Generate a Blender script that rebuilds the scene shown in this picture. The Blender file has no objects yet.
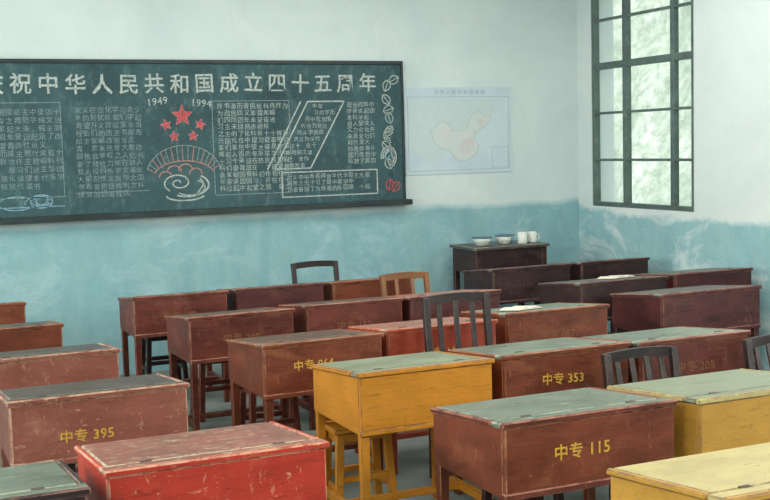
import bpy, bmesh, math, random
from mathutils import Vector, Matrix
from mathutils import noise as mn
from mathutils.geometry import tessellate_polygon
random.seed(7)
sc=bpy.context.scene
COL=sc.collection
sc.view_settings.view_transform='Standard'
sc.view_settings.gamma=1.03

def lin(c):
    return tuple(((v/255)/12.92 if v/255<=.04045 else ((v/255+.055)/1.055)**2.4) for v in c)+(1,)

# ---------------------------------------------------------------- materials
_m={}
def base_mat(name):
    m=bpy.data.materials.new(name); m.use_nodes=True
    nt=m.node_tree; b=nt.nodes['Principled BSDF']
    return m,nt,b
def noise(nt,scale,detail=4,rough=.6,stretch=None,dist=0,rnd=False):
    tc=nt.nodes.new('ShaderNodeTexCoord'); n=nt.nodes.new('ShaderNodeTexNoise')
    n.inputs['Scale'].default_value=scale; n.inputs['Detail'].default_value=detail
    n.inputs['Roughness'].default_value=rough; n.inputs['Distortion'].default_value=dist
    if stretch:
        mp=nt.nodes.new('ShaderNodeMapping'); mp.inputs['Scale'].default_value=stretch
        nt.links.new(tc.outputs['Object'],mp.inputs[0]); nt.links.new(mp.outputs[0],n.inputs['Vector'])
    else: nt.links.new(tc.outputs['Object'],n.inputs['Vector'])
    if rnd:
        n.noise_dimensions='4D'; oi=nt.nodes.new('ShaderNodeObjectInfo'); mu=nt.nodes.new('ShaderNodeMath'); mu.operation='MULTIPLY'
        mu.inputs[1].default_value=97; nt.links.new(oi.outputs['Random'],mu.inputs[0]); nt.links.new(mu.outputs[0],n.inputs['W'])
    return n
def ramp(nt,src,p0,p1,c0=(0,0,0,1),c1=(1,1,1,1)):
    r=nt.nodes.new('ShaderNodeValToRGB'); e=r.color_ramp.elements
    e[0].position=p0;e[0].color=c0;e[1].position=p1;e[1].color=c1
    nt.links.new(src,r.inputs[0]); return r
def mix(nt,fac,a,b):
    m=nt.nodes.new('ShaderNodeMix'); m.data_type='RGBA'
    def s(i,v):
        if hasattr(v,'is_linked') : nt.links.new(v,m.inputs[i])
        else: m.inputs[i].default_value=v
    s(0,fac); s(6,a); s(7,b); return m.outputs[2]
def sc3(L,k): return tuple(min(1,v*k) for v in L[:3])+(1,)
def plain(name,c,rough=.6,var=.12,scale=12,metal=0,spec=.5):
    if name in _m: return _m[name]
    m,nt,b=base_mat(name)
    n=noise(nt,scale)
    r=ramp(nt,n.outputs[0],.3,.7)
    L=lin(c)
    nt.links.new(mix(nt,r.outputs[0],sc3(L,1-var*2),L),b.inputs['Base Color'])
    b.inputs['Roughness'].default_value=rough; b.inputs['Metallic'].default_value=metal
    b.inputs['Specular IOR Level'].default_value=spec
    _m[name]=m; return m
EDGE={}
def paint(name,c,wear=(175,160,135),amount=.5,rough=.42,dark=.45,wearscale=22,top=False,edge=True):
    """old gloss paint on wood: tone variation, grain, grime, scratches and chips"""
    if name in _m: return _m[name]
    m,nt,b=base_mat(name); L=lin(c)
    g=noise(nt,4.5,5,.62,(1,1,2),0,True); rg=ramp(nt,g.outputs[0],.34,.62)
    col=mix(nt,rg.outputs[0],sc3(L,dark),L)
    s=noise(nt,13,6,.72,(.7,3,6) if not top else (1,5,1),.3,True); rs=ramp(nt,s.outputs[0],.56,.68)
    col=mix(nt,rs.outputs[0],col,sc3(L,.42 if not top else .6))
    # broad dull rubbed areas
    d=noise(nt,3.2,7,.7,(1,1,1.6),1.0,True); rd_=ramp(nt,d.outputs[0],.53,.74)
    W=lin(wear); soft=tuple(l*.68+w*.32 for l,w in zip(L[:3],W[:3]))+(1,)
    col=mix(nt,rd_.outputs[0],col,soft)
    # fine vertical run marks and knocks
    v=noise(nt,38,5,.8,(1,1,.3) if not top else (1,1,1),.4,True)
    col=mix(nt,ramp(nt,v.outputs[0],.60,.66).outputs[0],col,tuple(l*.5+w*.5 for l,w in zip(L[:3],W[:3]))+(1,))
    w=noise(nt,wearscale,7,.78,(1,1,1.8) if not top else (1,2.4,1),.8,True); th=.69-.15*amount
    rw=ramp(nt,w.outputs[0],th,th+.025)
    col=mix(nt,rw.outputs[0],col,W)
    if top:
        t2=noise(nt,55,4,.8,(.12,1,1),.5,True); rt=ramp(nt,t2.outputs[0],.62,.66)
        col=mix(nt,rt.outputs[0],col,W)
    nt.links.new(col,b.inputs['Base Color'])
    rr=ramp(nt,g.outputs[0],.3,.7,(rough-.08,)*3+(1,),(rough+.18,)*3+(1,))
    nt.links.new(rr.outputs[0],b.inputs['Roughness']); b.inputs['Specular IOR Level'].default_value=.4
    bp=nt.nodes.new('ShaderNodeBump'); bp.inputs['Strength'].default_value=.25; bp.inputs['Distance'].default_value=.01
    nt.links.new(s.outputs[0],bp.inputs['Height']); nt.links.new(bp.outputs[0],b.inputs['Normal'])
    _m[name]=m
    if edge:   # arrises rubbed through to undercoat
        e,nt,b=base_mat(name+'_rubbed_edge')
        n=noise(nt,13,7,.8,None,.6,True)
        nt.links.new(mix(nt,ramp(nt,n.outputs[0],.42,.53).outputs[0],sc3(L,.75),tuple(l*.15+w*.85 for l,w in zip(L[:3],W[:3]))+(1,)),b.inputs['Base Color'])
        b.inputs['Roughness'].default_value=.6; EDGE[m]=e
    return m

def wallmat(name,upper,lower,zb,amp=.06,patch=.45,soft=.02):
    m,nt,b=base_mat(name)
    tc=nt.nodes.new('ShaderNodeTexCoord'); sp=nt.nodes.new('ShaderNodeSeparateXYZ')
    nt.links.new(tc.outputs['Object'],sp.inputs[0])
    n1=noise(nt,1.3,9,.66); n2=noise(nt,5,7,.75); n3=noise(nt,.7,6,.6,None,.8); n4=noise(nt,6,6,.7,(1,1,.25))
    ad=nt.nodes.new('ShaderNodeMath'); ad.operation='MULTIPLY_ADD'
    nt.links.new(n1.outputs[0],ad.inputs[0]); ad.inputs[1].default_value=amp*2; nt.links.new(sp.outputs[2],ad.inputs[2])
    mr=nt.nodes.new('ShaderNodeMapRange'); nt.links.new(ad.outputs[0],mr.inputs[0])
    mr.inputs[1].default_value=zb+amp-soft; mr.inputs[2].default_value=zb+amp+soft
    U=lin(upper); Lo=lin(lower)
    up=mix(nt,ramp(nt,n3.outputs[0],.36,.66).outputs[0],tuple(v*k for v,k in zip(U[:3],(.82,.86,.88)))+(1,),U)
    up=mix(nt,ramp(nt,n2.outputs[0],.54,.76).outputs[0],up,tuple(v*k for v,k in zip(U[:3],(.86,.87,.86)))+(1,))
    up=mix(nt,ramp(nt,n4.outputs[0],.58,.8).outputs[0],up,tuple(v*k for v,k in zip(U[:3],(.88,.87,.83)))+(1,))
    lo=mix(nt,ramp(nt,n2.outputs[0],.35,.65).outputs[0],sc3(Lo,.84),Lo)
    lo=mix(nt,ramp(nt,n4.outputs[0],.45,.75).outputs[0],lo,tuple(v*k for v,k in zip(Lo[:3],(1.15,1.06,.98)))+(1,))
    pl=noise(nt,1.7,9,.74,(1,1,1.5),.6)
    pt=tuple(l*(1-patch)+u*patch for l,u in zip(Lo[:3],U[:3]))+(1,)
    lo=mix(nt,ramp(nt,pl.outputs[0],.50,.62).outputs[0],lo,pt)
    nt.links.new(mix(nt,mr.outputs[0],lo,up),b.inputs['Base Color'])
    b.inputs['Roughness'].default_value=.88
    b.inputs['Specular IOR Level'].default_value=.2
    bp=nt.nodes.new('ShaderNodeBump'); bp.inputs['Strength'].default_value=.12; bp.inputs['Distance'].default_value=.02
    nt.links.new(n2.outputs[0],bp.inputs['Height']); nt.links.new(bp.outputs[0],b.inputs['Normal'])
    return m

# ---------------------------------------------------------------- mesh helper
class MB:
    def __init__(s): s.bm=bmesh.new(); s.mats=[]
    def mi(s,m):
        if m not in s.mats: s.mats.append(m)
        return s.mats.index(m)
    def hexa(s,pts,mat,bev=.003):
        vs=[s.bm.verts.new(p) for p in pts]
        fs=[]
        for q in ((3,2,1,0),(4,5,6,7),(0,1,5,4),(1,2,6,5),(2,3,7,6),(3,0,4,7)):
            f=s.bm.faces.new([vs[i] for i in q]); f.material_index=s.mi(mat); fs.append(f)
        if bev>0:
            es=list({e for f in fs for e in f.edges})
            r=bmesh.ops.bevel(s.bm,geom=es,offset=bev,segments=1,affect='EDGES',profile=.5)
            em=EDGE.get(mat,mat)
            for f in r['faces']: f.material_index=s.mi(em)
    def box(s,x0,x1,y0,y1,z0,z1,mat,bev=.003):
        s.hexa([(x0,y0,z0),(x1,y0,z0),(x1,y1,z0),(x0,y1,z0),(x0,y0,z1),(x1,y0,z1),(x1,y1,z1),(x0,y1,z1)],mat,bev)
    def bar(s,a,b,w,h,mat,up=(0,0,1),bev=.002):
        a=Vector(a);b=Vector(b);d=(b-a).normalized();u=Vector(up)
        sd=d.cross(u)
        if sd.length<1e-4: sd=d.cross(Vector((0,1,0)))
        sd.normalize(); u=sd.cross(d).normalized()
        p=[]
        for c in (a,b):
            for i,j in ((-1,-1),(1,-1),(1,1),(-1,1)):
                p.append(c+sd*(i*w/2)+u*(j*h/2))
        s.hexa([tuple(q) for q in p],mat,bev)
    def poly(s,pts,mat):
        f=s.bm.faces.new([s.bm.verts.new(p) for p in pts]); f.material_index=s.mi(mat); return f
    def lathe(s,prof,c,mat,seg=24):
        rings=[]
        for r,z in prof:
            rings.append([s.bm.verts.new((c[0]+r*math.cos(2*math.pi*i/seg),c[1]+r*math.sin(2*math.pi*i/seg),c[2]+z)) for i in range(seg)])
        for a,b in zip(rings,rings[1:]):
            for i in range(seg):
                f=s.bm.faces.new((a[i],a[(i+1)%seg],b[(i+1)%seg],b[i])); f.material_index=s.mi(mat); f.smooth=True
        f=s.bm.faces.new(rings[0][::-1]); f.material_index=s.mi(mat)
        f=s.bm.faces.new(rings[-1]); f.material_index=s.mi(mat)
    def addmesh(s,me,mat,M):
        vs=[s.bm.verts.new(M@v.co) for v in me.vertices]
        for p in me.polygons:
            try:
                f=s.bm.faces.new([vs[i] for i in p.vertices]); f.material_index=s.mi(mat)
            except ValueError: pass
    def obj(s,name,loc=(0,0,0),rz=0,recalc=True,parent=None):
        if recalc: bmesh.ops.recalc_face_normals(s.bm,faces=s.bm.faces)
        me=bpy.data.meshes.new(name); s.bm.to_mesh(me); s.bm.free()
        for m in s.mats: me.materials.append(m)
        o=bpy.data.objects.new(name,me); COL.objects.link(o)
        o.location=loc; o.rotation_euler=(0,0,rz)
        if parent: o.parent=parent
        return o

def textmesh(body,size,space=1.0,line=1.0,ext=.0006,align='LEFT',off=0):
    cu=bpy.data.curves.new('t','FONT'); cu.body=body; cu.size=size; cu.space_character=space; cu.space_line=line
    cu.extrude=ext; cu.align_x=align; cu.resolution_u=2; cu.offset=off
    o=bpy.data.objects.new('t',cu); COL.objects.link(o)
    dg=bpy.context.evaluated_depsgraph_get(); me=bpy.data.meshes.new_from_object(o.evaluated_get(dg))
    bpy.data.objects.remove(o); return me
def RX(x,y,z): return Matrix.Translation((x,y,z))@Matrix.Rotation(math.pi/2,4,'X')

# ---------------------------------------------------------------- room
XL,XR,YF,YB,ZC=-1.25,5.88,-1.2,8.9,3.45
wm=wallmat('limewash_wall',(214,225,225),(138,181,190),1.17,.07,.22,.03)
wm2=wallmat('limewash_wall_window_side',(218,227,226),(146,188,196),1.09,.17,.62,.025)
floor_m=plain('worn_concrete',(128,138,134),.75,.2,3.5)
ceil_m=plain('ceiling_limewash',(226,228,222),.9,.03,2)
T=.24
b=MB(); b.box(XL-T,XR+T,YF-T,YB+T,-.15,0,floor_m,0); b.obj('floor')
b=MB(); b.box(XL-T,XR+T,YF-T,YB+T,ZC,ZC+.15,ceil_m,0); b.obj('ceiling')
b=MB(); b.box(XL-T,XR+T,YB,YB+T,0,ZC,wm,0); b.obj('wall_back')
b=MB(); b.box(XL-T,XR+T,YF-T,YF,0,ZC,wm,0); b.obj('wall_front')
def sidewall(name,x0,x1,holes,mat):
    b=MB(); y=YF
    for (h0,h1,z0,z1) in holes:
        b.box(x0,x1,y,h0,0,ZC,mat,0)
        b.box(x0,x1,h0,h1,0,z0,mat,0); b.box(x0,x1,h0,h1,z1,ZC,mat,0); y=h1
    b.box(x0,x1,y,YB,0,ZC,mat,0); return b.obj(name)
WZ0,WZ1=1.13,3.02
sidewall('wall_right',XR,XR+T,[(.3,1.9,WZ0,WZ1),(3.0,4.6,WZ0,WZ1),(7.28,8.68,WZ0,WZ1)],wm2)
sidewall('wall_left',XL-T,XL,[(.3,1.9,WZ0,WZ1),(3.0,4.6,WZ0,WZ1),(6.4,8.0,WZ0,WZ1)],wm2)

wf=paint('window_frame_paint',(88,106,102),(160,170,156),.35,edge=False,dark=.65)
glass,nt,bs=base_mat('old_window_glass')
tr=nt.nodes.new('ShaderNodeBsdfTransparent'); gl=nt.nodes.new('ShaderNodeBsdfGlossy'); mx=nt.nodes.new('ShaderNodeMixShader')
gl.inputs['Roughness'].default_value=.1; mx.inputs[0].default_value=.05
tr.inputs[0].default_value=(.95,.97,.95,1)
nt.links.new(tr.outputs[0],mx.inputs[1]); nt.links.new(gl.outputs[0],mx.inputs[2])
nt.links.new(mx.outputs[0],nt.nodes['Material Output'].inputs[0])
def window(name,x,y0,y1,z0,z1,vm,hz):
    b=MB(); w=.04
    b.box(x-.03,x+.03,y0,y0+w,z0,z1,wf); b.box(x-.03,x+.03,y1-w,y1,z0,z1,wf)
    b.box(x-.03,x+.03,y0+w,y1-w,z0,z0+w,wf); b.box(x-.03,x+.03,y0+w,y1-w,z1-w,z1,wf)
    for v,t in vm: b.box(x-.028,x+.028,v-t/2,v+t/2,z0+w,z1-w,wf)
    for h,t in hz: b.box(x-.022,x+.022,y0+w,y1-w,h-t/2,h+t/2,wf)
    b.box(x-.003,x+.003,y0+w,y1-w,z0+w,z1-w,glass,0)
    return b.obj(name)
hz=[(1.54,.022),(1.95,.022),(2.36,.06),(2.76,.022)]
window('window_1',XR+.035,7.28,8.68,WZ0,WZ1,[(8.20,.055),(7.56,.045)],hz)
for i,(x,y0) in enumerate([(XR+.1,3.0),(XR+.1,.3),(XL-.1,6.4),(XL-.1,3.0),(XL-.1,.3)]):
    window('window_%d'%(i+2),x,y0,y0+1.6,WZ0,WZ1,[(y0+.55,.06),(y0+1.1,.05)],hz)

# overgrown hillside outside the right windows
hm,nt,bs=base_mat('hillside_growth')
n1=noise(nt,.9,8,.7,None,.8); n2=noise(nt,6,8,.8)
c=mix(nt,ramp(nt,n1.outputs[0],.40,.60).outputs[0],lin((164,178,160)),lin((216,222,210)))
c=mix(nt,ramp(nt,n2.outputs[0],.36,.60).outputs[0],lin((140,156,136)),c)
nt.links.new(c,bs.inputs['Base Color']); bs.inputs['Roughness'].default_value=.9
b=MB(); NX,NZ=90,44; V=[]
for i in range(NX+1):
    row=[]
    for j in range(NZ+1):
        y=-2+i*22/NX; z=-.3+j*7.5/NZ
        q=Vector((y*.9,z*.9,3)); d=mn.noise(q)*.3+mn.noise(q*3)*.10+mn.noise(q*8)*.05
        row.append(b.bm.verts.new((8.2+z*.45+d,y,z)))
    V.append(row)
for i in range(NX):
    for j in range(NZ):
        f=b.bm.faces.new((V[i][j],V[i][j+1],V[i+1][j+1],V[i+1][j])); f.material_index=b.mi(hm); f.smooth=True
b.obj('hillside')

# ---------------------------------------------------------------- blackboard
bbm,nt,bs=base_mat('blackboard_paint')
n1=noise(nt,1.8,8,.7,None,.6); n2=noise(nt,14,6,.75,(1,1,.5))
c=mix(nt,ramp(nt,n1.outputs[0],.35,.68).outputs[0],lin((36,64,70)),lin((58,90,95)))
c=mix(nt,ramp(nt,n2.outputs[0],.52,.88).outputs[0],c,lin((104,134,136)))
nt.links.new(c,bs.inputs['Base Color']); bs.inputs['Roughness'].default_value=.8
bframe=paint('blackboard_frame_paint',(38,54,56),(100,115,112),.3,edge=False)
def chalk(name,c,lo=.36,hi=.6):
    m,nt,bs=base_mat(name); n=noise(nt,60,3,.7)
    L=lin(c)
    nt.links.new(mix(nt,ramp(nt,n.outputs[0],lo,hi).outputs[0],sc3(L,.5),L),bs.inputs['Base Color']); bs.inputs['Roughness'].default_value=1
    return m
cw=chalk('chalk_white',(188,200,196)); cf=chalk('chalk_faint',(136,158,158)); cm=chalk('chalk_medium',(172,188,184)); cr=chalk('chalk_red',(200,92,98)); cp=chalk('chalk_pink',(190,142,138)); cb=chalk('chalk_blue',(134,176,196))
BX0,BX1,BZ0,BZ1=.55,4.10,1.26,2.39
SY=YB-.035
bb=bpy.data.objects.new('blackboard',None); COL.objects.link(bb)
b=MB(); b.box(BX0,BX1,SY,YB-.002,BZ0,BZ1,bbm,0); b.obj('board_panel',parent=bb)
b=MB(); f=.03
b.box(BX0-f,BX1+f*.6,YB-.05,YB-.002,BZ1,BZ1+f,bframe); b.box(BX0-f,BX0,YB-.05,YB-.002,BZ0,BZ1,bframe)
b.box(BX1,BX1+f*.6,YB-.05,YB-.002,BZ0,BZ1,bframe); b.box(BX0-f,BX1+.05,YB-.11,YB-.002,BZ0-.045,BZ0,bframe)
b.obj('board_frame_and_ledge',parent=bb)
TY=SY-.001
b=MB()
title='庆祝中华人民共和国成立四十五周年'
for i,ch in enumerate(title):
    me=textmesh(ch,.16,align='CENTER',off=.0022); b.addmesh(me,cw,RX(.825+.198*i,TY,2.18+random.uniform(-.006,.006))@Matrix.Rotation(random.uniform(-.04,.04),4,'Z'))
pool='我们伟大的祖国在前进光辉历程中走过了四十五年人民当家作主改革开放建设社会主义现代化学习努力为中华之崛起而读书青少年是国家未来希望热爱科学文明团结奋斗'
def block(x,z,cols,rows,size,mat,line=1.0):
    for k in range(rows):
        n=cols-(random.random()<.25)*random.randint(1,3)
        for q in range(n):
            if random.random()<.03: continue
            me=textmesh(random.choice(pool),size*random.uniform(.86,1.02),1.0,1,.0004)
            b.addmesh(me,mat,RX(x+q*size*1.02+random.uniform(-.002,.002),TY,z-size*(.85+k*line)+random.uniform(-.003,.003))@Matrix.Rotation(random.uniform(-.08,.08),4,'Z'))
block(.62,2.06,12,10,.056,cf,1.08)
block(1.40,2.07,9,12,.055,cf,1.05)
block(2.50,2.085,11,13,.053,cm,1.02)
block(3.60,2.085,5,10,.050,cm,1.03)
block(3.06,1.505,15,3,.048,cm,1.05)
for k in range(10):
    block(3.30-.0345*k,2.075-.053*k,5,1,.046,cm)
def line(pts,w,mat,closed=False):
    if closed: pts=pts+[pts[0]]
    for (x0,z0),(x1,z1) in zip(pts,pts[1:]):
        b.bar((x0,TY,z0),(x1,TY,z1),w,.0012,mat,up=(0,1,0),bev=0)
line([(2.46,2.10),(3.10,2.10),(3.10,1.36),(2.46,1.36)],.006,cf,True)
line([(3.26,2.09),(3.58,2.09),(3.27,1.55),(2.96,1.55)],.011,cw,True)
line([(3.20,2.09),(2.90,1.55)],.011,cw)
line([(3.02,1.52),(3.86,1.52),(3.86,1.32),(3.02,1.32)],.010,cw,True)
line([(.60,2.10),(1.30,2.10),(1.30,1.4),(.60,1.4)],.005,cf,True)
line([(1.38,1.42),(1.94,1.42)],.005,cf)
def star(cx,cz,r,mat,rot=0):
    p=[]
    for i in range(10):
        a=math.pi/2+rot+i*math.pi/5; rr=r if i%2==0 else r*.42
        p.append((cx+rr*math.cos(a),cz+rr*math.sin(a)))
    for i in range(10):
        b.poly([(cx,TY-.0008,cz),(p[i][0],TY-.0008,p[i][1]),(p[(i+1)%10][0],TY-.0008,p[(i+1)%10][1])],mat)
    line(p,.006,cp,True)
star(2.22,1.99,.085,cr)
star(2.09,1.92,.045,cr,.3); star(2.36,1.92,.045,cr,-.3); star(2.15,1.83,.042,cr,.1); star(2.30,1.83,.042,cr,-.1)
for t,x,r in (('1949',1.95,.12),('1994',2.29,-.08)):
    me=textmesh(t,.08,1.05); b.addmesh(me,cw,RX(x,TY,2.065)@Matrix.Rotation(r,4,'Z'))
def arc(cx,cz,rx,rz,a0,a1,w,mat,n=16):
    line([(cx+rx*math.cos(math.radians(a0+(a1-a0)*i/n)),cz+rz*math.sin(math.radians(a0+(a1-a0)*i/n))) for i in range(n+1)],w,mat)
arc(2.22,1.52,.30,.24,15,165,.007,cf); arc(2.22,1.52,.24,.12,15,165,.008,cp)
for a in range(20,165,9):
    r1=math.radians(a); line([(2.22+.30*math.cos(r1),1.52+.24*math.sin(r1)),(2.22+.24*math.cos(r1),1.52+.12*math.sin(r1))],.006,cf if a%2 else cp)
# coiled, cloud-like ribbon
line([(2.17+(.012+.0048*k)*math.cos(k*.45),1.47+(.008+.0030*k)*math.sin(k*.45)) for k in range(24)],.010,cw)
for cx,cz,rr in ((2.07,1.52,.05),(2.14,1.56,.055),(2.23,1.57,.055),(2.31,1.54,.05)):
    arc(cx,cz,rr,rr*.8,-10,190,.009,cp,9)
arc(2.24,1.45,.17,.09,-120,50,.012,cw); arc(2.26,1.43,.12,.06,-140,60,.009,cm)
line([(2.34+.025*math.sin(k*.5),1.50-.014*k) for k in range(11)],.012,cw); arc(2.22,1.37,.15,.04,180,350,.011,cw)
# leaf and ribbon border at the right end
def leaf(x,z,l,a,mat):
    ca,sa=math.cos(a),math.sin(a)
    P=[(t,.34*math.sin(math.pi*t)**.8*(1 if s>0 else -1)) for s in (1,-1) for t in ([i/8 for i in range(9)] if s>0 else [i/8 for i in range(7,0,-1)])]
    pts=[(x+l*(u*ca-v*sa),z+l*(u*sa+v*ca)) for u,v in P]
    line(pts,.008,mat,True); line([(x,z),(x+l*ca,z+l*sa)],.007,mat)
for k,(x,z,a,m) in enumerate([(3.95,2.17,1.2,cw),(3.99,2.24,.5,cw),(3.99,2.06,2.2,cw),(3.93,2.00,.3,cm),(4.0,1.90,1.9,cm),(3.95,1.80,.9,cw),(3.99,1.68,2.4,cw),(3.94,1.60,.6,cb),(3.99,1.52,2.0,cw),(3.96,1.34,1.3,cr),(4.0,1.33,.9,cr)]):
    leaf(x,z,.10,a,m)
for q in range(3): arc(3.97,1.62,.07-.018*q,.09-.02*q,-80,190,.010,cw,12)
for q in range(3): arc(3.98,1.80,.05-.014*q,.06-.018*q,40,290,.009,cm,12)
arc(.95,1.36,.13,.05,0,360,.008,cb); arc(1.1,1.36,.09,.04,0,200,.008,cb); line([(.72,1.33),(1.3,1.33)],.008,cb)
for q in range(3): arc(1.13,1.37,.08-.02*q,.05-.012*q,0,360,.010,cb,12)
b.obj('chalk_writing',parent=bb,recalc=False)

# ---------------------------------------------------------------- wall map
mp=bpy.data.objects.new('wall_map',None); COL.objects.link(mp)
paper,nt,bs=base_mat('map_paper')
n=noise(nt,4,5,.6); nt.links.new(mix(nt,ramp(nt,n.outputs[0],.35,.65).outputs[0],lin((182,202,212)),lin((196,213,219))),bs.inputs['Base Color']); bs.inputs['Roughness'].default_value=.6
land=plain('map_land',(202,212,212),.7,.03,30); land2=plain('map_neighbours',(194,210,213),.7,.03,20); ink=plain('map_ink',(160,178,190),.7)
pink=plain('map_pink_provinces',(204,202,204),.7,.03,60); ltan=plain('map_tan_provinces',(206,210,206),.7,.03,60)
b=MB(); b.box(4.14,5.18,YB-.008,YB-.002,1.46,2.20,paper,0); b.obj('map_sheet',parent=mp)
b=MB(); MY=YB-.009
def mpoly(pts,mat,dy=0):
    co=[Vector((p[0],MY-dy,p[1])) for p in pts]
    vs=[b.bm.verts.new(c) for c in co]
    for t in tessellate_polygon([co]):
        f=b.bm.faces.new([vs[i] for i in t]); f.material_index=b.mi(mat)
ox,oz=4.38,1.58; S=.60
ch=[(0,.40),(.10,.50),(.20,.56),(.30,.50),(.36,.42),(.5,.40),(.60,.46),(.62,.56),(.70,.66),(.80,.70),(.86,.62),(1.0,.62),(.93,.50),(.84,.46),(.76,.40),(.70,.40),(.74,.34),(.70,.30),(.78,.20),(.74,.08),(.62,0),(.5,-.03),(.42,.0),(.36,.04),(.30,.15),(.18,.16),(.06,.24),(.04,.33)]
mpoly([(4.17,2.10),(5.0,2.10),(5.02,2.0),(4.95,1.93),(4.85,1.80),(4.6,1.70),(4.5,1.6),(4.4,1.52),(4.3,1.62),(4.17,1.66)],land2)
mpoly([(ox+x*S,oz+z*S) for x,z in ch],land,.0006)
for pts,m in (([(.45,.2),(.55,.3),(.68,.32),(.72,.2),(.6,.08),(.5,.08)],pink),([(.74,.5),(.8,.6),(.88,.56),(.84,.48)],pink),([(.12,.38),(.25,.48),(.34,.4),(.28,.3),(.14,.3)],ltan),([(.5,.34),(.62,.4),(.68,.36),(.6,.32)],ltan)):
    mpoly([(ox+x*S,oz+z*S) for x,z in pts],m,.0012)
def ml(pts,w,mat):
    for (x0,z0),(x1,z1) in zip(pts,pts[1:]): b.bar((x0,MY,z0),(x1,MY,z1),w,.001,mat,up=(0,1,0),bev=0)
ml([(4.17,1.49),(5.15,1.49),(5.15,2.12),(4.17,2.12),(4.17,1.49)],.004,ink)
cc=[(ox+x*S,oz+z*S) for x,z in ch]; MYs=MY; MY=MY-.001
ml(cc+[cc[0]],.003,plain('map_border_ink',(184,176,180),.7)); MY=MYs
ml([(4.98,1.50),(5.14,1.50),(5.14,1.68),(4.98,1.68),(4.98,1.50)],.003,ink)
b.addmesh(textmesh('中华人民共和国地图',.045,1.5,align='CENTER'),ink,RX(4.67,MY,2.142))
b.obj('map_print',parent=mp,recalc=False)

# ---------------------------------------------------------------- desks
txt_m=plain('yellow_number_paint',(212,166,60),.5,.2,80)
txt_faint=plain('faded_number_paint',(134,84,48),.6,.25,80)
inside=plain('dark_wood_inside',(50,34,28),.8)
def desk(x,y,front,top,trim=None,num=None,w=.655,d=.55,h=.77,rz=0,name='school_desk',numm=None,leg=None,nx=-.01,nz=.105,ns=.058):
    """x,y = near-left corner of the lid."""
    b=MB(); trim=trim or front; leg=leg or front
    drop=.055; zt=h; L=.042; bx=.27; o=.012
    def topz(yy): return zt-.020-drop*yy/d
    x0,x1=-w/2+o,w/2-o; y0,y1=o,d-o
    for xx in (x0,x1-L):
        for yy in (y0,y1-L):
            b.hexa([(xx+.004,yy+.004,0),(xx+L-.004,yy+.004,0),(xx+L-.004,yy+L-.004,0),(xx+.004,yy+L-.004,0),
                    (xx,yy,topz(yy)),(xx+L,yy,topz(yy)),(xx+L,yy+L,topz(yy+L)),(xx,yy+L,topz(yy+L))],leg,.003)
    zb=zt-bx
    b.box(x0+.002,x1-.002,y0-.006,y0+.012,zb+.02,topz(y0)+.0,front,.004)
    b.box(x0-.004,x1+.004,y0-.009,y0+.03,zb-.004,zb+.022,trim,.005)
    b.box(x0+.01,x1-.01,y1-.015,y1,zb+.02,topz(y1),front,.002)
    for sx,ex in ((x0-.003,x0+.012),(x1-.012,x1+.003)):
        b.hexa([(sx,y0+.012,zb+.0),(ex,y0+.012,zb+.0),(ex,y1-.0,zb+.0),(sx,y1-.0,zb+.0),
                (sx,y0+.012,topz(y0)),(ex,y0+.012,topz(y0)),(ex,y1,topz(y1)),(sx,y1,topz(y1))],front,.003)
    b.box(x0+.01,x1-.01,y0+.01,y1-.01,zb+.002,zb+.016,inside,0)
    def slab(ya,yb,xa,xb,mat,t=.02,lift=0):
        za,zb2=zt-drop*ya/d+lift,zt-drop*yb/d+lift
        b.hexa([(xa,ya,za-t),(xb,ya,za-t),(xb,yb,zb2-t),(xa,yb,zb2-t),(xa,ya,za),(xb,ya,za),(xb,yb,zb2),(xa,yb,zb2)],mat,.006)
    s=.085
    slab(0,.022,-w/2,w/2,trim,.024,.001)
    slab(.022,s,-w/2,w/2,top)
    slab(s+.005,d,-w/2+.022,w/2-.022,top)
    slab(s+.005,d,-w/2,-w/2+.021,trim,.021,.001); slab(s+.005,d,w/2-.021,w/2,trim,.021,.001)
    hm=plain('rusty_hinge',(84,70,62),.6,.2,40,.3)
    for hx in (-w*.3,w*.3):
        za=zt-drop*s/d
        b.box(hx-.018,hx+.018,s-.010,s+.013,za-.005,za+.002,hm,.001)
    for xx in (x0+.006,x1-L+.006):
        b.box(xx,xx+.028,y0+L-.006,y1-L+.006,.11,.15,leg,.003)
    b.box(x0+.02,x1-.02,d*.5-.016,d*.5+.016,.115,.145,leg,.003)
    b.box(x0+L-.006,x1-L+.006,y1-.034,y1-.008,zb-.05,zb-.004,leg,.003)
    if num:
        b.addmesh(textmesh(num,ns,1.05,align='CENTER',off=.0008),numm or txt_m,RX(nx,y0-.0074,zb+nz)@Matrix.Rotation(random.uniform(-.03,.02),4,'Z'))
    c=math.cos(rz);sn=math.sin(rz)
    return b.obj(name,(x+w/2*c,y+w/2*sn,0),rz,recalc=True)

br=paint('brown_desk_paint',(116,52,28),wear=(158,106,72),amount=.38)
brr=paint('redbrown_desk_paint',(102,42,30),wear=(156,104,82),amount=.36)
dk=paint('dark_desk_paint',(52,30,31),wear=(120,84,76),amount=.3)
dk2=paint('maroon_desk_paint',(82,34,34),wear=(140,94,80),amount=.36)
pk=paint('faded_rose_desk_paint',(138,78,64),wear=(184,150,126),amount=.5,dark=.7)
rd=paint('red_desk_paint',(182,50,32),wear=(204,154,126),amount=.55,dark=.72)
og=paint('orange_red_desk_paint',(162,62,38),wear=(190,120,90),amount=.4,dark=.65)
yl=paint('yellow_desk_paint',(200,130,32),wear=(116,74,38),amount=.4,dark=.76)
yl2=paint('pale_yellow_desk_paint',(194,144,58),wear=(120,88,60),amount=.5,dark=.78)
t_gr=paint('greygreen_worn_top',(134,144,120),wear=(88,62,46),amount=.6,rough=.34,dark=.74,top=True)
t_tl=paint('teal_worn_top',(104,116,102),wear=(170,174,152),amount=.5,rough=.32,dark=.62,top=True)
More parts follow.
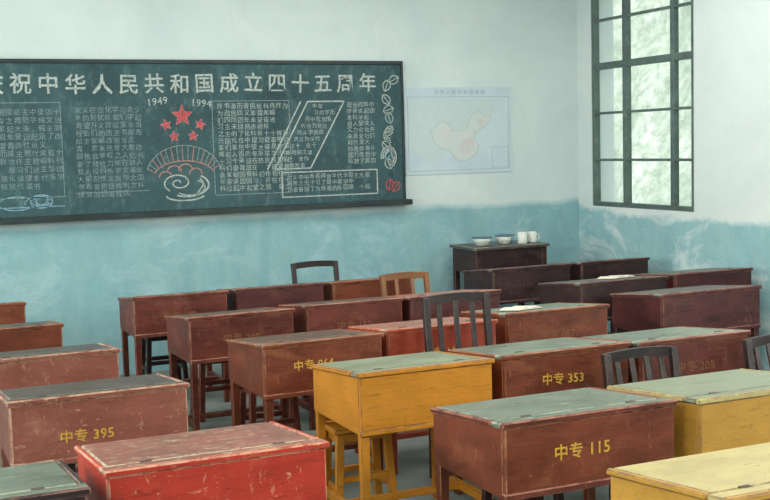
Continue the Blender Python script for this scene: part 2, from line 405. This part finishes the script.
t_dk=paint('dark_worn_top',(82,74,68),wear=(148,144,130),amount=.5,rough=.32,dark=.5,top=True)
t_br=paint('brown_worn_top',(94,66,52),wear=(166,144,120),amount=.55,rough=.34,dark=.6,top=True)
t_rd=paint('rose_worn_top',(142,84,72),wear=(190,180,152),amount=.85,rough=.36,dark=.62,top=True)
t_yl=paint('straw_worn_top',(194,178,120),wear=(120,92,62),amount=.55,rough=.36,dark=.8,top=True)
# row far
desk(1.49,7.49,brr,t_br,num='中专 109',numm=txt_faint,d=.50)
desk(2.20,7.52,dk2,t_br,d=.50); desk(2.90,7.50,br,t_br,d=.50)
desk(4.20,7.52,dk,t_dk,w=.70,d=.50); desk(4.99,7.53,dk,t_dk,d=.50)
desk(.20,7.70,br,t_br,d=.50)
# second
desk(1.58,6.38,brr,t_br,num='中专 209',numm=txt_faint,rz=.03,d=.52)
desk(2.32,6.46,brr,t_br,num='中专 162',numm=txt_faint,d=.52); desk(3.01,6.45,dk2,t_rd,d=.52)
desk(4.25,6.42,dk,t_dk,w=.72); desk(5.06,6.47,dk2,t_dk,w=.70)
desk(.27,6.58,br,t_dk)
# third
desk(1.66,5.26,br,t_br,num='中专 064',rz=.03,nx=-.06,nz=.13,ns=.055,d=.58)
desk(2.36,5.35,og,t_rd,num='中专 114'); desk(3.15,5.50,br,t_tl,num='中专 087',numm=txt_faint,w=.69)
desk(4.33,5.66,dk2,t_dk,w=.78)
desk(.39,5.57,pk,t_dk)
# fourth
desk(1.79,4.37,yl,t_gr,trim=yl,d=.58); desk(2.50,4.40,br,t_tl,num='中专 353',w=.69,nx=-.03,nz=.115); desk(3.215,4.36,brr,t_tl,num='中专 208',numm=txt_faint)
desk(.41,4.57,pk,t_dk,num='中专 395',w=.72,nx=-.06,nz=.085,ns=.055)
# fifth
desk(.57,3.40,rd,t_rd,w=.72,d=.58); desk(1.88,3.32,br,t_tl,trim=brr,num='中专 115',w=.73,nx=-.045,nz=.118,ns=.06,d=.56); desk(2.67,3.28,yl2,t_gr,trim=t_yl,w=.7,d=.58)
desk(-.17,3.26,dk,t_tl,w=.68,d=.56)
# nearest
desk(1.98,2.32,yl2,t_yl,trim=yl2,w=.68)

# corner table with enamel bowls
b=MB(); tb=dk
X0,X1,Y0,Y1,Z=4.46,5.18,8.28,8.74,.86
for xx in (X0+.02,X1-.065):
    for yy in (Y0+.02,Y1-.065): b.box(xx,xx+.045,yy,yy+.045,0,Z-.025,tb)
b.box(X0,X1,Y0,Y1,Z-.025,Z,t_dk,.004); b.box(X0+.025,X1-.025,Y0+.022,Y0+.04,Z-.22,Z-.025,tb)
for xx in (X0+.022,X1-.04): b.box(xx,xx+.018,Y0+.03,Y1-.03,Z-.22,Z-.025,tb)
b.box(X0+.025,X1-.025,Y1-.04,Y1-.022,Z-.22,Z-.025,tb)
b.box(X0+.05,X1-.05,Y0+.22,Y0+.25,.12,.15,tb)
b.obj('side_table')
en=plain('white_enamel',(216,220,212),.25,.03); enb=plain('blue_enamel_rim',(60,80,120),.3)
def bowl(x,y,z,r,h,name='enamel_bowl'):
    b=MB(); b.lathe([(r*.55,0),(r*.6,.004),(r*.85,h*.5),(r,h),(r*.96,h),(r*.8,h*.5),(r*.5,.01)],(0,0,0),en)
    b.lathe([(r*.97,h-.004),(r*1.03,h-.002),(r*1.03,h+.003),(r*.97,h+.003)],(0,0,0),enb)
    b.obj(name,(x,y,z))
bowl(4.62,8.45,.862,.085,.065); bowl(4.83,8.45,.862,.075,.07); bowl(4.95,8.62,.862,.07,.06)
def mug(x,y,z,r,h):
    b=MB(); b.lathe([(r*.95,0),(r,.005),(r,h),(r*.93,h),(r*.93,.01)],(0,0,0),en)
    pts=[(r+ .03*math.sin(a),0,h*.5+h*.3*math.cos(a)) for a in [i*math.pi/8 for i in range(9)]]
    for p,q in zip(pts,pts[1:]): b.bar(p,q,.01,.006,en,up=(0,1,0),bev=0)
    b.obj('enamel_mug',(x,y,z))
mug(4.98,8.40,.862,.042,.095); mug(5.10,8.44,.862,.04,.09)

# ---------------------------------------------------------------- chairs and stools
def chair(x,y,mat,w=.37,d=.36,sh=.43,bh=.83,slats=3,rz=0):
    """wooden chair; seated pupil faces -Y; x,y = centre of the back rest"""
    b=MB(); L=.034
    for sx in (-1,1):
        cx=sx*(w/2-L/2)
        b.bar((cx,-.02,0),(cx,-.03,sh),L,L,mat,up=(0,1,0)); b.bar((cx,-.03,sh-.01),(cx,.03,bh-.012),L,L*.9,mat,up=(0,1,0))
        b.bar((cx,-d,0),(cx,-d,sh),L,L,mat,up=(0,1,0))
        b.bar((cx,-d,.16),(cx,-.03,.16),.02,.03,mat)
        b.bar((cx,-d,sh-.03),(cx,-.03,sh-.03),.022,.05,mat)
    b.bar((-w/2+L,-d,sh-.03),(w/2-L,-d,sh-.03),.022,.05,mat); b.bar((-w/2+L,-.03,.22),(w/2-L,-.03,.22),.02,.03,mat)
    b.bar((-w/2+L,-d,.2),(w/2-L,-d,.2),.02,.03,mat)
    b.box(-w/2-.008,w/2+.008,-d-.025,-.015,sh-.004,sh+.018,mat,.005)
    N=6
    for i in range(N):
        a0=-1+2*i/N;a1=-1+2*(i+1)/N
        f=lambda a:(a*w/2*1.0,.03+.018*(1-a*a),bh-.03+.010*(1-a*a))
        b.bar(f(a0),f(a1),.022,.045,mat,bev=0)
    b.bar((-w/2+L,-.015,sh+.09),(w/2-L,-.015,sh+.09),.018,.035,mat)
    for i in range(slats):
        px=-w/2+w*(i+1)/(slats+1)
        b.bar((px,-.015,sh+.09),(px,.04,bh-.04),.028,.012,mat,up=(0,1,0))
    return b.obj('wooden_chair',(x,y,0),rz)
ck=paint('dark_chair_paint',(42,31,33),wear=(110,90,80),amount=.2)
cyb=paint('ochre_chair_paint',(138,90,54),wear=(96,60,40),amount=.3)
chair(2.72,5.24,ck,w=.385,d=.28,bh=.94,slats=3)
chair(3.07,8.28,ck,w=.38,d=.26,bh=.84,slats=0)
chair(3.37,7.28,cyb,w=.37,d=.30,bh=.82,slats=2)
chair(3.11,4.20,ck,w=.40,d=.32,bh=.77,slats=4)
chair(3.90,4.20,ck,w=.38,d=.32,bh=.76,slats=4)
def stool(x,y,mat,w=.30,d=.24,h=.43,rz=0):
    b=MB(); L=.034
    b.box(-w/2,w/2,-d/2,d/2,h-.025,h,mat,.005)
    for sx in (-1,1):
        for sy in (-1,1):
            b.bar((sx*(w/2-.01),sy*(d/2-.005),0),(sx*(w/2-.035),sy*(d/2-.03),h-.02),L,L,mat,up=(0,1,0))
        b.bar((sx*(w/2-.02),-d/2+.02,.15),(sx*(w/2-.02),d/2-.02,.15),.02,.03,mat)
        b.bar((sx*(w/2-.032),-d/2+.02,h-.05),(sx*(w/2-.032),d/2-.02,h-.05),.02,.04,mat)
    for sy in (-1,1):
        b.bar((-w/2+.03,sy*(d/2-.028),h-.05),(w/2-.03,sy*(d/2-.028),h-.05),.02,.04,mat)
        b.bar((-w/2+.03,sy*(d/2-.02),.2),(w/2-.03,sy*(d/2-.02),.2),.02,.03,mat)
    return b.obj('wooden_stool',(x,y,0),rz)
stool(1.98,4.86,yl,.30,.2,.44)
stool(1.95,6.10,brr); stool(1.95,7.16,brr); stool(1.85,8.25,dk); stool(.85,5.30,dk); stool(2.4,4.08,dk,.3,.2); stool(2.65,7.18,dk)
stool(.8,6.34,dk)

# ---------------------------------------------------------------- loose things
pg=plain('book_pages',(206,202,186),.7,.06,50); cov=plain('book_cover',(120,110,100),.6)
def openbook(x,y,z,rz,s=1,rx=0):
    b=MB(); w,h=.135*s,.19*s
    b.box(-w-.004,w+.004,-h/2-.004,h/2+.004,0,.003,cov,.001)
    for sx in (-1,1):
        N=7; top=[(sx*w*i/N,.004+.014*math.sin(math.pi*min(1,(i/N)*1.15+.05))) for i in range(N+1)]
        for (xa,za),(xb,zb) in zip(top,top[1:]):
            lo=(xa,xb) if sx>0 else (xb,xa); hi=(za,zb) if sx>0 else (zb,za)
            b.hexa([(lo[0],-h/2,.003),(lo[1],-h/2,.003),(lo[1],h/2,.003),(lo[0],h/2,.003),(lo[0],-h/2,hi[0]),(lo[1],-h/2,hi[1]),(lo[1],h/2,hi[1]),(lo[0],h/2,hi[0])],pg,0)
    o=b.obj('open_book',(x,y,z)); o.rotation_mode='QUATERNION'
    o.rotation_quaternion=(Matrix.Rotation(rx,4,'X')@Matrix.Rotation(rz,4,'Z')).to_quaternion()
sl=-math.atan(.055/.55)
openbook(3.36,5.70,.770-.055*.20/.55+.003,.35,.82,sl)
openbook(4.70,6.66,.770-.055*.24/.55+.003,.3,.92,sl)

# ---------------------------------------------------------------- light
w=bpy.data.worlds.new('overcast_sky'); sc.world=w; w.use_nodes=True
bg=w.node_tree.nodes['Background']; bg.inputs[0].default_value=(.88,.94,1,1); bg.inputs[1].default_value=1.6
sun=bpy.data.lights.new('hazy_sun','SUN'); sun.energy=2.6; sun.angle=.25; sun.color=(1,.97,.9)
so=bpy.data.objects.new('hazy_sun',sun); COL.objects.link(so); so.location=(-6,0,12)
so.rotation_euler=Vector((math.cos(math.radians(60)),.1,-math.sin(math.radians(60)))).to_track_quat('-Z','Y').to_euler()
def area(name,loc,target,sx,sy,power,col=(1,1,1)):
    l=bpy.data.lights.new(name,'AREA'); l.shape='RECTANGLE'; l.size=sx; l.size_y=sy; l.energy=power; l.color=col
    o=bpy.data.objects.new(name,l); COL.objects.link(o); o.location=loc
    o.rotation_euler=(Vector(target)-Vector(loc)).to_track_quat('-Z','Y').to_euler(); return o
for i,y in enumerate((1.1,3.8,7.2)):
    area('daylight_left_window_%d'%i,(XL-.35,y,2.1),(4,y,1.0),1.5,1.8,(110,110,140)[i],(1,.975,.93))
for i,y in enumerate((1.1,3.8)):
    area('daylight_right_window_%d'%i,(XR+.35,y,2.1),(0,y,1.0),1.5,1.8,160,(1,.975,.93))
area('added_fill_front',(2.2,1.0,3.35),(2.2,2.6,0),4,1.5,110,(1,.95,.87))  # unseen fill lamp added under the ceiling, no fixture here
area('added_fill_rear',(3.5,6.0,3.38),(3.5,6.1,0),3.5,2.5,90,(1,.96,.90))  # second added fill, over the rear rows, not a room lamp

# ---------------------------------------------------------------- camera
f=1150; th=math.atan(f/2605.0); p=math.atan(103.6/f); r=.0268
fw=Vector((math.sin(th)*math.cos(p),math.cos(th)*math.cos(p),-math.sin(p)))
ri=Vector((math.cos(th),-math.sin(th),0)); up=ri.cross(fw)
rx=(ri-r*up).normalized(); ux=(up+r*ri).normalized()
M=Matrix((rx,ux,-fw)).transposed().to_4x4(); M.translation=Vector((0,0,1.71))
cd=bpy.data.cameras.new('camera'); cam=bpy.data.objects.new('camera',cd); COL.objects.link(cam)
cam.matrix_world=M; cd.sensor_width=36; cd.lens=f/770*36; cd.clip_start=.05
sc.camera=cam
